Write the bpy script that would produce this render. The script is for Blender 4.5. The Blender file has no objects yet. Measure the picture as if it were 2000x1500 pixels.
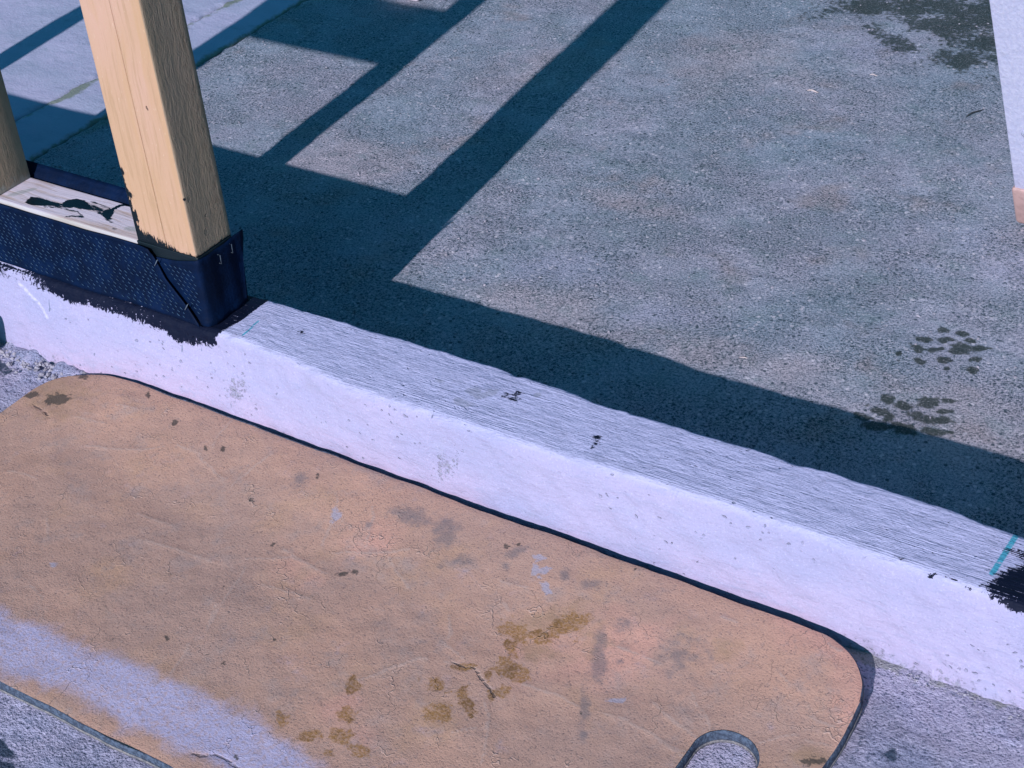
import bpy, math, random
import numpy as np
from mathutils import Matrix, Vector
from mathutils.geometry import delaunay_2d_cdt

# ------------------------------------------------------------------ camera, sky, sun, exposure
S = bpy.context.scene
COL = S.collection
rng = np.random.default_rng(7)
random.seed(7)

cam_d = bpy.data.cameras.new("camera")
cam_d.sensor_width = 36.0
cam_d.lens = 58.32
cam_d.clip_start = 0.02
cam_d.clip_end = 500.0
cam = bpy.data.objects.new("camera", cam_d)
COL.objects.link(cam)
cam.matrix_world = Matrix([[0.842958, -0.260154, 0.470894, 1.056863], [0.533779, 0.513616, -0.671773, -0.989989], [-0.067094, 0.81763, 0.571822, 0.886317], [0, 0, 0, 1]])
S.camera = cam

SUN_EL = math.radians(26.3)
SUN_TO = Vector((0.091, -1.0, 0.0)).normalized() * math.cos(SUN_EL) + Vector((0, 0, math.sin(SUN_EL)))
world = bpy.data.worlds.new("World")
S.world = world
world.use_nodes = True
wt = world.node_tree
wt.nodes.clear()
w_out = wt.nodes.new("ShaderNodeOutputWorld")
w_bg = wt.nodes.new("ShaderNodeBackground")
w_sky = wt.nodes.new("ShaderNodeTexSky")
w_sky.sky_type = 'NISHITA'
w_sky.sun_disc = False
w_sky.sun_elevation = SUN_EL
w_sky.sun_rotation = math.atan2(SUN_TO.x, SUN_TO.y)
w_sky.ozone_density = 4.0
w_tint = wt.nodes.new("ShaderNodeMix")
w_tint.data_type = 'RGBA'
w_tint.blend_type = 'MULTIPLY'
w_tint.inputs[0].default_value = 1.0
w_tint.inputs[7].default_value = (0.19, 0.80, 0.92, 1)      # clear deep-blue skylight
wt.links.new(w_sky.outputs[0], w_tint.inputs[6])
wt.links.new(w_tint.outputs[2], w_bg.inputs[0])
w_bg.inputs[1].default_value = 0.086
wt.links.new(w_bg.outputs[0], w_out.inputs[0])

sun_d = bpy.data.lights.new("sun", 'SUN')
sun_d.energy = 4.4
sun_d.angle = math.radians(0.55)
sun_d.color = (1.0, 0.935, 1.07)
sun = bpy.data.objects.new("sun", sun_d)
COL.objects.link(sun)
sun.rotation_euler = SUN_TO.to_track_quat('Z', 'Y').to_euler()
sun.location = SUN_TO * 10

S.view_settings.view_transform = 'Standard'
S.view_settings.look = 'None'
S.view_settings.gamma = 1.0
S.view_settings.exposure = 0.4
S.render.engine = 'CYCLES'
S.cycles.max_bounces = 5
S.cycles.diffuse_bounces = 3
S.cycles.use_adaptive_sampling = True
S.cycles.adaptive_threshold = 0.015

# ------------------------------------------------------------------ levels (metres, kerb top = 0)
SLAB = -0.125     # floor behind the kerb
GRND = -0.100     # yard concrete in front of the kerb
MATZ = -0.088     # top of the kneeling mat
PLT = 0.0785      # top of the bottom plate
LEAN = -0.025     # the framing is a little out of plumb
DEP = 0.052       # timber depth

# ------------------------------------------------------------------ measured stains (x, y, two half-axes)
WET=[[0.5883,0.4981,0.0065,0.0033,0.0024,-0.0065],
 [0.6094,0.5025,0.0067,0.0009,0.0013,-0.0049],
 [0.5765,0.472,0.0069,0.0021,0.0017,-0.0051],
 [0.5977,0.4826,0.0062,0.0053,0.0021,-0.0045],
 [0.6209,0.4931,0.0039,0.0019,0.0013,-0.0037],
 [0.5791,0.4504,0.0077,-0.0012,0.0011,-0.0064],
 [0.5952,0.4579,0.0055,0.0053,0.0021,-0.0043],
 [0.6188,0.4723,0.0099,0.0031,0.0029,-0.0093],
 [0.6333,0.4796,0.0094,0.0047,0.0021,-0.0058],
 [0.5637,0.4319,0.0034,0.0017,0.0016,-0.0041],
 [0.5869,0.43,0.0067,-0.0019,0.0006,-0.0049],
 [0.6103,0.4431,0.0072,0.0023,0.002,-0.0063],
 [0.6372,0.4601,0.008,0.004,0.002,-0.0057],
 [0.6176,0.4301,0.0029,0.0015,0.0015,-0.004],
 [0.6425,0.4398,0.0069,0.001,0.0017,-0.0066],
 [0.6257,0.5039,0.0016,0.0008,0.0005,-0.0014],
 [0.5865,0.3493,0.0064,-0.0008,0.0013,-0.007],
 [0.6038,0.3455,0.0108,0.0002,0.0019,-0.0085],
 [0.6238,0.361,0.009,0.0046,0.0035,-0.0093],
 [0.6402,0.3757,0.0074,0.0037,0.0014,-0.0038],
 [0.6556,0.3868,0.0016,0.0008,0.0005,-0.0015],
 [0.6428,0.3556,0.0081,0.0041,0.0017,-0.0045],
 [0.5903,0.3252,0.0131,0.0003,0.0017,-0.0073],
 [0.5978,0.3211,0.0063,0.0011,0.0017,-0.006],
 [0.6216,0.335,0.0093,-0.0036,0.0005,-0.0081],
 [0.6416,0.3382,0.0181,0.0048,0.0021,-0.0072],
 [0.5747,0.3101,0.0094,0.0003,0.0013,-0.0053],
 [0.5948,0.302,0.0111,0.0037,0.0028,-0.0081],
 [0.615,0.3123,0.0116,0.002,0.0023,-0.0082],
 [0.6202,0.3063,0.0085,0.0028,0.0022,-0.0066],
 [0.6445,0.3179,0.0138,0.0033,0.0017,-0.0059],
 [0.6583,0.3242,0.0048,0.0025,0.0008,-0.0022],
 [0.5695,0.3288,0.0021,0.001,0.0009,-0.0022],
 [0.2387,1.3258,0.1088,0.0293,0.0187,-0.0514],
 [0.1746,1.2814,0.0342,0.0062,0.0083,-0.022],
 [0.3107,1.2826,0.0654,-0.002,0.0206,-0.0705],
 [0.2432,1.1925,0.0301,-0.0108,0.0082,-0.0337],
 [0.2767,1.1674,0.0198,0.0087,0.0065,-0.0166],
 [0.3626,1.1722,0.0355,0.0156,0.0118,-0.0325],
 [0.37,1.2574,0.0328,-0.0128,0.0151,-0.0759],
 [0.3489,1.3512,0.0476,0.0202,0.0369,-0.1067],
 [0.2768,1.2475,0.0203,0.0087,0.0067,-0.0174],
 [0.58,0.6233,0.0061,0.003,0.0026,-0.0074],
 [-0.333,0.7577,0.0062,0.0028,0.0041,-0.0057],
 [-0.3503,0.7652,0.0035,0.0016,0.0031,-0.0043],
 [-0.3392,1.0276,0.0052,0.0022,0.0044,-0.0068],
 [-0.3256,0.8862,0.005,0.0022,0.0032,-0.0047]]
KTAR=[[0.0911,0.0328,0.0037,0.0019,0.0029,-0.0037],
 [0.3308,0.032,0.0013,0.0048,0.0036,-0.0029],
 [0.3401,0.0394,0.0048,0.0047,0.002,-0.0026],
 [0.3423,0.0314,0.0069,0.0013,0.0014,-0.0029],
 [0.4397,0.0137,0.0007,0.0064,0.0038,-0.0026],
 [0.4421,0.0023,0.0004,0.0034,0.0016,-0.0011],
 [0.7603,-0.0209,0.003,0.0044,0.0011,-0.0017],
 [0.7903,-0.0196,0.0035,-0.0002,0.0004,-0.0029],
 [0.7342,-0.0142,0.0046,-0.0025,-0.0001,-0.0013],
 [0.7775,-0.0158,0.0055,-0.0003,0.0001,-0.0009],
 [0.741,-0.0209,0.0019,0.0004,0.0003,-0.0012],
 [0.8006,-0.0142,0.0054,-0.0003,0.0002,-0.0018]]
KTARP=[[(0.8021,-0.016),(0.8093,0.0147),(0.8199,0.0244),(0.8469,0.0279),(0.866,-0.0332),(0.8333,-0.028),(0.824,-0.024),(0.8105,-0.0195)],
 [(0.8,0.0374),(0.8149,0.0397),(0.8437,0.0384),(0.8459,0.0314),(0.8176,0.0314),(0.8044,0.0341)]]
KGREY=[[0.3158,0.0289,0.0062,0.011,0.0034,-0.0034],
 [0.3016,0.0245,0.0077,0.0039,0.0032,-0.0048],
 [0.3034,0.0044,0.0121,-0.0006,0.0019,-0.0049],
 [0.3125,0.0208,0.0037,0.0066,0.0034,-0.0034],
 [0.2641,0.0241,0.0035,0.0018,0.0019,-0.0028],
 [0.3579,0.0467,0.003,0.0015,0.0017,-0.0028]]
BROWN=[[0.4511,-0.1541,0.0123,0.0004,0.0022,-0.0068],
 [0.4714,-0.1474,0.0061,0.0033,0.0026,-0.0042],
 [0.4838,-0.1379,0.0126,0.0148,0.0065,-0.0073],
 [0.494,-0.1211,0.0064,0.0059,0.003,-0.004],
 [0.4586,-0.1724,0.0045,0.0025,0.0045,-0.0072],
 [0.4618,-0.1871,0.0053,0.0028,0.0039,-0.006],
 [0.4777,-0.1947,0.0114,0.0017,0.0033,-0.0085],
 [0.4596,-0.2071,0.0037,0.002,0.0045,-0.0069],
 [0.44,-0.2097,0.0075,0.0041,0.002,-0.003],
 [0.4511,-0.2263,0.0056,0.0051,0.0049,-0.0056],
 [0.4283,-0.2361,0.0067,0.0036,0.0033,-0.0048],
 [0.4654,-0.2419,0.0091,0.0025,0.0041,-0.0083],
 [0.4814,-0.2177,0.0055,0.0064,0.0035,-0.0036],
 [0.4745,-0.2254,0.0032,0.0018,0.0031,-0.0048],
 [0.4481,-0.2591,0.0099,0.0028,0.0045,-0.0088],
 [0.3719,-0.2773,0.0041,0.0029,0.0091,-0.0106],
 [0.3826,-0.2999,0.0041,0.0062,0.0053,-0.0042],
 [0.3953,-0.3207,0.0065,0.0036,0.0053,-0.007],
 [0.4152,-0.3269,0.0103,0.0019,0.0026,-0.0056],
 [0.3387,-0.3291,0.0048,0.0026,0.0057,-0.007],
 [0.3722,-0.3309,0.0065,0.0036,0.0034,-0.0043],
 [0.3951,-0.3392,0.005,0.0028,0.0026,-0.0034]]
TANRING=[[0.4789,-0.1264,0.0283,0.0202,0.0099,-0.0144],
 [0.4829,-0.1661,0.015,0.0081,0.005,-0.0082],
 [0.5176,-0.1309,0.0136,0.0073,0.0097,-0.0167],
 [0.6211,-0.0938,0.0096,0.0052,0.0046,-0.0093],
 [-0.1556,-0.0895,0.0297,0.0151,0.0269,-0.0267],
 [0.727,-0.1625,0.0135,0.0075,0.0042,-0.0094]]
GREY=[[0.2845,-0.0756,0.0216,0.005,0.0056,-0.0101],
 [0.3331,-0.0795,0.0091,0.0048,0.0112,-0.0165],
 [0.3635,-0.1047,0.0126,0.009,0.0047,-0.0062],
 [0.352,-0.117,0.0049,0.0026,0.0023,-0.0034],
 [0.4066,-0.0941,0.0032,0.0017,0.0029,-0.0046],
 [0.4584,-0.0802,0.0035,0.0019,0.0035,-0.0059],
 [0.4857,-0.0791,0.007,0.0038,0.0026,-0.0045],
 [0.5306,-0.1431,0.0045,0.0024,0.0129,-0.0225],
 [0.5455,-0.1956,0.0032,0.0017,0.0101,-0.0172],
 [0.5608,-0.2249,0.0025,0.0014,0.0065,-0.0111],
 [0.5342,-0.108,0.0091,0.0049,0.0048,-0.0086],
 [0.5486,-0.1441,0.003,0.0016,0.0017,-0.0031],
 [0.6069,-0.1506,0.0036,0.002,0.0023,-0.0044],
 [0.2627,-0.1036,0.0034,0.0018,0.0035,-0.0047],
 [0.4044,-0.0736,0.0061,0.0097,0.0027,-0.0027],
 [0.1658,-0.0818,0.0059,0.0031,0.0052,-0.0066],
 [0.5879,-0.1189,0.0193,0.0104,0.0114,-0.0217],
 [0.6124,-0.1056,0.0027,0.0039,0.0117,-0.0133]]
DARK=[[-0.0102,-0.0648,0.0023,0.0012,0.0038,-0.0043],
 [0.0636,-0.0767,0.0022,0.0011,0.0032,-0.0038],
 [0.0466,-0.083,0.0015,0.0008,0.003,-0.0034],
 [0.1378,-0.1229,0.0021,0.0011,0.0016,-0.0019],
 [0.1946,-0.1615,0.002,0.0011,0.002,-0.0024],
 [0.255,-0.3025,0.0019,0.001,0.0015,-0.0018],
 [0.1761,-0.0694,0.0014,0.0007,0.0031,-0.004],
 [-0.0673,-0.0422,0.0021,0.0011,0.0041,-0.0044],
 [-0.153,-0.0886,0.01,0.0051,0.0062,-0.0061],
 [-0.1571,-0.0461,0.0048,0.0024,0.0048,-0.0049],
 [-0.1856,-0.0942,0.0067,0.0034,0.0045,-0.0043],
 [0.2857,-0.1567,0.0026,0.0014,0.0022,-0.003],
 [0.2752,-0.1652,0.0044,0.0023,0.0018,-0.0023],
 [0.2249,-0.1506,0.0018,0.0009,0.001,-0.0012],
 [0.1919,-0.2268,0.0011,0.0006,0.0012,-0.0014],
 [0.2755,-0.259,0.0017,0.0009,0.0013,-0.0016],
 [0.1913,-0.3021,0.0011,0.0006,0.0023,-0.0026],
 [0.2358,-0.301,0.001,0.0006,0.0009,-0.001],
 [0.3335,-0.378,0.0013,0.0007,0.0013,-0.0015],
 [0.2851,-0.1572,0.0025,0.0013,0.002,-0.0027],
 [0.2769,-0.1631,0.0036,0.0019,0.0012,-0.0015],
 [0.3926,-0.072,0.0023,0.0012,0.0015,-0.0024],
 [0.4013,-0.0652,0.0016,0.0009,0.001,-0.0017],
 [0.4333,-0.1474,0.0011,0.0006,0.0007,-0.0011],
 [0.3858,-0.1282,0.0008,0.0004,0.0006,-0.0009],
 [0.3514,-0.1622,0.0008,0.0004,0.0006,-0.0009],
 [0.5485,-0.2055,0.0007,0.0004,0.0006,-0.001],
 [0.5088,-0.0458,0.0012,-0.0003,0.0003,-0.0024],
 [0.7304,-0.1653,0.0074,0.0041,0.0019,-0.0042]]
WHITE=[[0.4305,-0.0844,0.0033,0.0008,0.005,-0.0108],
 [0.4266,-0.0712,0.0045,0.0024,0.0017,-0.0028],
 [0.4398,-0.0841,0.0031,0.0047,0.0026,-0.0026],
 [0.4393,-0.0919,0.0032,0.0017,0.0014,-0.0023],
 [0.4532,-0.1009,0.0065,-0.0013,0.0009,-0.0052],
 [0.5675,-0.1811,0.0065,0.0035,0.0013,-0.0023],
 [0.0294,-0.279,0.0041,0.0022,0.0028,-0.0028],
 [0.2253,-0.1057,0.0057,0.003,0.0061,-0.0079],
 [0.0263,-0.0646,0.002,0.001,0.0015,-0.0018]]
DUST=[[(-0.146,-0.388),(-0.0763,-0.3572),(0.0223,-0.3486),(0.0357,-0.3489),(0.113,-0.344),(0.2089,-0.3378),(0.3106,-0.3387),(0.3595,-0.3465),(0.3978,-0.3558),(0.4446,-0.365),(0.3751,-0.4035),(0.33,-0.3932),(0.2775,-0.3946),(0.2037,-0.3939),(0.132,-0.3932),(0.0924,-0.4023),(0.0582,-0.4056),(-0.0369,-0.4028)]]
CREASE=[[(0.3662,-0.2698),(0.3866,-0.2373),(0.4046,-0.2153)],
 [(0.3911,-0.1649),(0.407,-0.1821),(0.4064,-0.1936),(0.4326,-0.2016)],
 [(0.5655,-0.1975),(0.5879,-0.1977),(0.6048,-0.1983),(0.6497,-0.2121)],
 [(0.4202,-0.2123),(0.4469,-0.2047),(0.4646,-0.2164),(0.4813,-0.2268)],
 [(0.5306,-0.1294),(0.56,-0.1299),(0.5804,-0.1323)],
 [(0.4912,-0.2019),(0.5233,-0.2001),(0.5424,-0.1999)],
 [(0.4105,-0.1102),(0.4268,-0.1091),(0.4399,-0.1065)],
 [(0.2516,-0.1451),(0.2865,-0.1298),(0.3163,-0.114)],
 [(0.3014,-0.1282),(0.329,-0.1446),(0.3417,-0.15)],
 [(0.593,-0.1698),(0.6214,-0.1818),(0.6352,-0.1841)],
 [(0.2519,-0.0793),(0.2765,-0.1255)],
 [(0.4249,-0.1293),(0.4374,-0.1358)],
 [(0.4697,-0.2749),(0.4845,-0.2618)],
 [(0.5087,-0.2899),(0.4859,-0.246),(0.4744,-0.2344)],
 [(0.6171,-0.1467),(0.6322,-0.1607),(0.6499,-0.177)],
 [(0.6092,-0.1776),(0.6269,-0.181),(0.6439,-0.1867)],
 [(0.6827,-0.1717),(0.6976,-0.1551),(0.7089,-0.1468)],
 [(0.7152,-0.1475),(0.7369,-0.1461)],
 [(0.6234,-0.2043),(0.6434,-0.2038)],
 [(0.708,-0.128),(0.7319,-0.1277)],
 [(0.6831,-0.0437),(0.6945,-0.0518),(0.7037,-0.055),(0.7096,-0.0506)],
 [(0.6002,-0.0616),(0.6159,-0.063)],
 [(0.6708,-0.0971),(0.6833,-0.1039)],
 [(-0.0754,-0.1334),(-0.0121,-0.1133),(0.0046,-0.0997)],
 [(0.0155,-0.0915),(0.0444,-0.0916),(0.0636,-0.1014),(0.0925,-0.1105)],
 [(-0.086,-0.0707),(-0.0585,-0.0674)],
 [(0.0756,-0.2155),(0.1158,-0.2074),(0.1604,-0.2052)],
 [(0.1848,-0.188),(0.2228,-0.1679),(0.2431,-0.1698)],
 [(0.0476,-0.1854),(0.092,-0.1847)],
 [(0.108,-0.1166),(0.1081,-0.088),(0.1134,-0.0609)],
 [(0.2128,-0.0851),(0.228,-0.1176),(0.2379,-0.1429)],
 [(0.2145,-0.2964),(0.2197,-0.3198),(0.2269,-0.3414)],
 [(-0.1198,-0.1041),(-0.0785,-0.0988)],
 [(0.2089,-0.1625),(0.2431,-0.1698),(0.2654,-0.1704)],
 [(0.2015,-0.2491),(0.2136,-0.274)],
 [(-0.0248,-0.2325),(-0.0016,-0.2518)],
 [(-0.1156,-0.1992),(-0.076,-0.1933)],
 [(0.0285,-0.3089),(0.0583,-0.3177)],
 [(0.2197,-0.207),(0.2507,-0.2068),(0.2724,-0.2032)],
 [(0.2158,-0.2766),(0.2031,-0.2362),(0.1922,-0.1968)],
 [(0.0508,-0.0783),(0.0421,-0.0473),(0.0419,-0.0214)],
 [(0.1069,-0.0444),(0.1082,-0.0286)]]
CRACK=[[(0.4232,-0.2121),(0.4475,-0.2057),(0.4639,-0.2168),(0.4813,-0.2268)],
 [(0.2978,-0.3941),(0.3168,-0.383),(0.3396,-0.3865)],
 [(-0.1744,-0.105),(-0.1375,-0.1158)]]

# ------------------------------------------------------------------ helpers: numbers
_tabs = {}
def vnoise(x, y, scale, seed=0):
    """smooth value noise in -1..1"""
    if seed not in _tabs:
        _tabs[seed] = np.random.default_rng(1000 + seed).uniform(-1, 1, (256, 256))
    t = _tabs[seed]
    u = np.asarray(x) * scale + 37.3; v = np.asarray(y) * scale + 91.7
    iu = np.floor(u).astype(int); iv = np.floor(v).astype(int)
    fu = u - iu; fv = v - iv
    fu = fu * fu * (3 - 2 * fu); fv = fv * fv * (3 - 2 * fv)
    a = t[iu % 256, iv % 256]; b = t[(iu + 1) % 256, iv % 256]
    c = t[iu % 256, (iv + 1) % 256]; d = t[(iu + 1) % 256, (iv + 1) % 256]
    return (a * (1 - fu) + b * fu) * (1 - fv) + (c * (1 - fu) + d * fu) * fv
def fbm(x, y, scale, octs=4, seed=0, gain=.5):
    s = 0; a = 1.0
    for i in range(octs):
        s = s + a * vnoise(x, y, scale * 2 ** i, seed + i); a *= gain
    return s
def blobs(x, y, ells, soft=6.0, jit=.0, jsc=200, seed=50):
    """1 inside the ellipses, 0 outside, 0.5 on their rims"""
    out = np.zeros_like(x)
    j = jit * fbm(x, y, jsc, 3, seed) if jit else 0
    for cx, cy, ux, uy, vx, vy in ells:
        det = ux * vy - uy * vx
        r = 2.2 * max(math.hypot(ux, uy), math.hypot(vx, vy)) + .004
        m = (abs(x - cx) < r) & (abs(y - cy) < r)
        if not m.any(): continue
        dx = x[m] - cx; dy = y[m] - cy
        a = (dx * vy - dy * vx) / det; b = (ux * dy - uy * dx) / det
        d = np.sqrt(a * a + b * b) + (j[m] if jit else 0)
        out[m] = np.maximum(out[m], 1 / (1 + np.exp(np.clip((d - 1) * soft, -40, 40))))
    return out
def seg_dist(x, y, line):
    best = np.full(x.shape, 9.0)
    for (ax, ay), (bx, by) in zip(line[:-1], line[1:]):
        dx = bx - ax; dy = by - ay; L = dx * dx + dy * dy + 1e-12
        t = np.clip(((x - ax) * dx + (y - ay) * dy) / L, 0, 1)
        best = np.minimum(best, np.hypot(x - ax - t * dx, y - ay - t * dy))
    return best
def in_poly(x, y, poly):
    c = np.zeros(x.shape, bool); n = len(poly)
    for i in range(n):
        x0, y0 = poly[i]; x1, y1 = poly[i - 1]
        if y0 == y1: continue
        c ^= ((y0 > y) != (y1 > y)) & (x < (x1 - x0) * (y - y0) / (y1 - y0) + x0)
    return c
def poly_mask(x, y, poly, width):
    d = seg_dist(x, y, list(poly) + [poly[0]])
    return 1 / (1 + np.exp(np.clip(np.where(in_poly(x, y, poly), -d, d) / width * 4, -40, 40)))
def uneven(lo, d0, d1, hi, step, far=9):
    return np.concatenate([np.linspace(lo, d0, far, endpoint=False), np.arange(d0, d1, step), np.linspace(d1, hi, far)])

# ------------------------------------------------------------------ helpers: meshes and objects
def mesh_obj(name, V, F, mat, parent=None, smooth=True, attrs=None, **props):
    me = bpy.data.meshes.new(name)
    V = np.asarray(V, float)
    me.from_pydata(V.tolist(), [], F.tolist() if isinstance(F, np.ndarray) else F)
    if smooth:
        me.polygons.foreach_set("use_smooth", np.ones(len(me.polygons), bool))
    for k, a in (attrs or {}).items():
        at = me.attributes.new(k, 'FLOAT', 'POINT')
        at.data.foreach_set("value", np.asarray(a, np.float32))
    me.materials.append(mat)
    me.update()
    o = bpy.data.objects.new(name, me)
    COL.objects.link(o)
    if parent is not None: o.parent = parent
    for k, v in props.items(): o[k] = v
    return o
def thing(name, loc, label, category, group=None):
    o = bpy.data.objects.new(name, None)
    o.empty_display_size = .05
    COL.objects.link(o); o.location = loc
    o["label"] = label; o["category"] = category
    if group: o["group"] = group
    return o
def grid_faces(nu, nv):
    i = np.arange(nu - 1)[:, None] * nv + np.arange(nv - 1)[None, :]
    return np.stack([i, i + nv, i + nv + 1, i + 1], -1).reshape(-1, 4)
def axis(lo, hi, r, step):
    n = max(1, int(round((hi - lo - 2 * r) / step)))
    return np.concatenate([[lo, lo + .35 * r], np.linspace(lo + r, hi - r, n + 1), [hi - .35 * r, hi]])
def rbox(lo, hi, r=.0015, step=(.05, .05, .05)):
    """a box with rounded arrises: shared vertices, grid faces"""
    ax = [axis(lo[i], hi[i], r, step[i]) for i in range(3)]
    n = [len(a) for a in ax]; idx = {}; V = []; F = []
    def vid(i, j, k):
        if (i, j, k) not in idx:
            idx[(i, j, k)] = len(V); V.append((ax[0][i], ax[1][j], ax[2][k]))
        return idx[(i, j, k)]
    for d in range(3):
        a, b = (d + 1) % 3, (d + 2) % 3
        for side in (0, n[d] - 1):
            for p in range(n[a] - 1):
                for q in range(n[b] - 1):
                    quad = []
                    for (pp, qq) in ((p, q), (p + 1, q), (p + 1, q + 1), (p, q + 1)):
                        c = [0, 0, 0]; c[d] = side; c[a] = pp; c[b] = qq
                        quad.append(vid(*c))
                    F.append(quad if side else quad[::-1])
    V = np.array(V)
    lo_ = np.array(lo) + r; hi_ = np.array(hi) - r
    core = np.clip(V, lo_, hi_); d = V - core
    l = np.linalg.norm(d, axis=1, keepdims=True); m = l[:, 0] > 1e-9
    V[m] = core[m] + d[m] / l[m] * r
    return V, F
def join(parts):
    V = []; F = []; k = 0
    for v, f in parts:
        V.append(np.asarray(v, float)); F += [[i + k for i in q] for q in (f.tolist() if isinstance(f, np.ndarray) else f)]; k += len(v)
    return np.concatenate(V), F
def tube(pts, rad, sides=6):
    P = [Vector(p) for p in pts]; V = []; F = []
    rad = rad if hasattr(rad, '__len__') else [rad] * len(P)
    for i, p in enumerate(P):
        t = (P[min(i + 1, len(P) - 1)] - P[max(i - 1, 0)]).normalized()
        a = t.orthogonal().normalized(); b = t.cross(a)
        for s in range(sides):
            w = 2 * math.pi * s / sides
            V.append(p + (a * math.cos(w) + b * math.sin(w)) * rad[i])
    for i in range(len(P) - 1):
        for s in range(sides):
            F.append([i * sides + s, i * sides + (s + 1) % sides, (i + 1) * sides + (s + 1) % sides, (i + 1) * sides + s])
    F.append(list(range(sides))[::-1]); F.append([(len(P) - 1) * sides + s for s in range(sides)])
    return np.array([tuple(v) for v in V]), F

# ------------------------------------------------------------------ helpers: materials
class Mat:
    def __init__(self, name, rough=.8, spec=.3):
        self.m = bpy.data.materials.new(name); self.m.use_nodes = True
        self.t = self.m.node_tree; self.n = self.t.nodes
        self.b = self.n["Principled BSDF"]
        self.b.inputs["Roughness"].default_value = rough
        self.b.inputs["Specular IOR Level"].default_value = spec
        self.co = self.n.new("ShaderNodeTexCoord").outputs["Object"]
        self.h = None
    def put(self, sock, v):
        if isinstance(v, (int, float)): sock.default_value = v
        elif isinstance(v, (tuple, list)):
            sock.default_value = (*v, 1) if len(sock.default_value) == 4 and len(v) == 3 else v
        else: self.t.links.new(v, sock)
    def vec(self, scale=(1, 1, 1), warp=0, wscale=30):
        mp = self.n.new("ShaderNodeMapping"); mp.inputs["Scale"].default_value = scale
        src = self.co
        if warp:
            nz = self.n.new("ShaderNodeTexNoise"); nz.inputs["Scale"].default_value = wscale
            nz.inputs["Detail"].default_value = 3
            self.t.links.new(self.co, nz.inputs["Vector"])
            vm = self.n.new("ShaderNodeVectorMath"); vm.operation = 'MULTIPLY_ADD'
            self.t.links.new(nz.outputs["Color"], vm.inputs[0]); vm.inputs[1].default_value = (warp,) * 3
            self.t.links.new(self.co, vm.inputs[2]); src = vm.outputs[0]
        self.t.links.new(src, mp.inputs["Vector"])
        return mp.outputs[0]
    def noise(self, scale, detail=4, rough=.55, vec=None, dist=0):
        nz = self.n.new("ShaderNodeTexNoise")
        nz.inputs["Scale"].default_value = scale; nz.inputs["Detail"].default_value = detail
        nz.inputs["Roughness"].default_value = rough; nz.inputs["Distortion"].default_value = dist
        self.t.links.new(vec or self.co, nz.inputs["Vector"])
        return nz.outputs["Fac"]
    def voro(self, scale, feature='F1', vec=None, out="Distance", rnd=1.0):
        v = self.n.new("ShaderNodeTexVoronoi"); v.feature = feature
        v.inputs["Scale"].default_value = scale; v.inputs["Randomness"].default_value = rnd
        self.t.links.new(vec or self.co, v.inputs["Vector"])
        return v.outputs[out]
    def math(self, op, a, b=0.0, c=0.0):
        m = self.n.new("ShaderNodeMath"); m.operation = op
        self.put(m.inputs[0], a); self.put(m.inputs[1], b)
        if op == 'MULTIPLY_ADD': self.put(m.inputs[2], c)
        return m.outputs[0]
    def step(self, v, lo, hi, a=0.0, b=1.0):
        m = self.n.new("ShaderNodeMapRange"); m.interpolation_type = 'SMOOTHSTEP'
        self.put(m.inputs[0], v)
        for i, q in zip((1, 2, 3, 4), (lo, hi, a, b)): m.inputs[i].default_value = q
        return m.outputs[0]
    def mix(self, fac, a, b, mode='MIX'):
        m = self.n.new("ShaderNodeMix"); m.data_type = 'RGBA'; m.blend_type = mode
        self.put(m.inputs[0], fac); self.put(m.inputs[6], a); self.put(m.inputs[7], b)
        return m.outputs[2]
    def attr(self, name):
        a = self.n.new("ShaderNodeAttribute"); a.attribute_name = name
        return a.outputs["Fac"]
    def sepxyz(self):
        s = self.n.new("ShaderNodeSeparateXYZ"); self.t.links.new(self.co, s.inputs[0]); return s.outputs
    def rag(self, name, amp, scale, lo=.42, hi=.58, detail=4, vec=None):
        """a stain mask from a vertex attribute with a broken edge"""
        n = self.math('SUBTRACT', self.noise(scale, detail, .65, vec), .5)
        return self.step(self.math('MULTIPLY_ADD', n, amp, self.attr(name)), lo, hi)
    def bump(self, v, dist, strength=1.0):
        self.h = self.math('MULTIPLY_ADD', v, dist, self.h if self.h is not None else 0.0)
    def done(self, color, rough=None):
        self.put(self.b.inputs["Base Color"], self.mix(1.0, color, (.76, .76, .76), 'MULTIPLY'))
        if rough is not None: self.put(self.b.inputs["Roughness"], rough)
        if self.h is not None:
            b = self.n.new("ShaderNodeBump"); b.inputs["Distance"].default_value = 1.0
            self.t.links.new(self.h, b.inputs["Height"]); self.t.links.new(b.outputs[0], self.b.inputs["Normal"])
        return self.m

TARC = (0.0012, 0.0045, 0.020)

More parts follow.
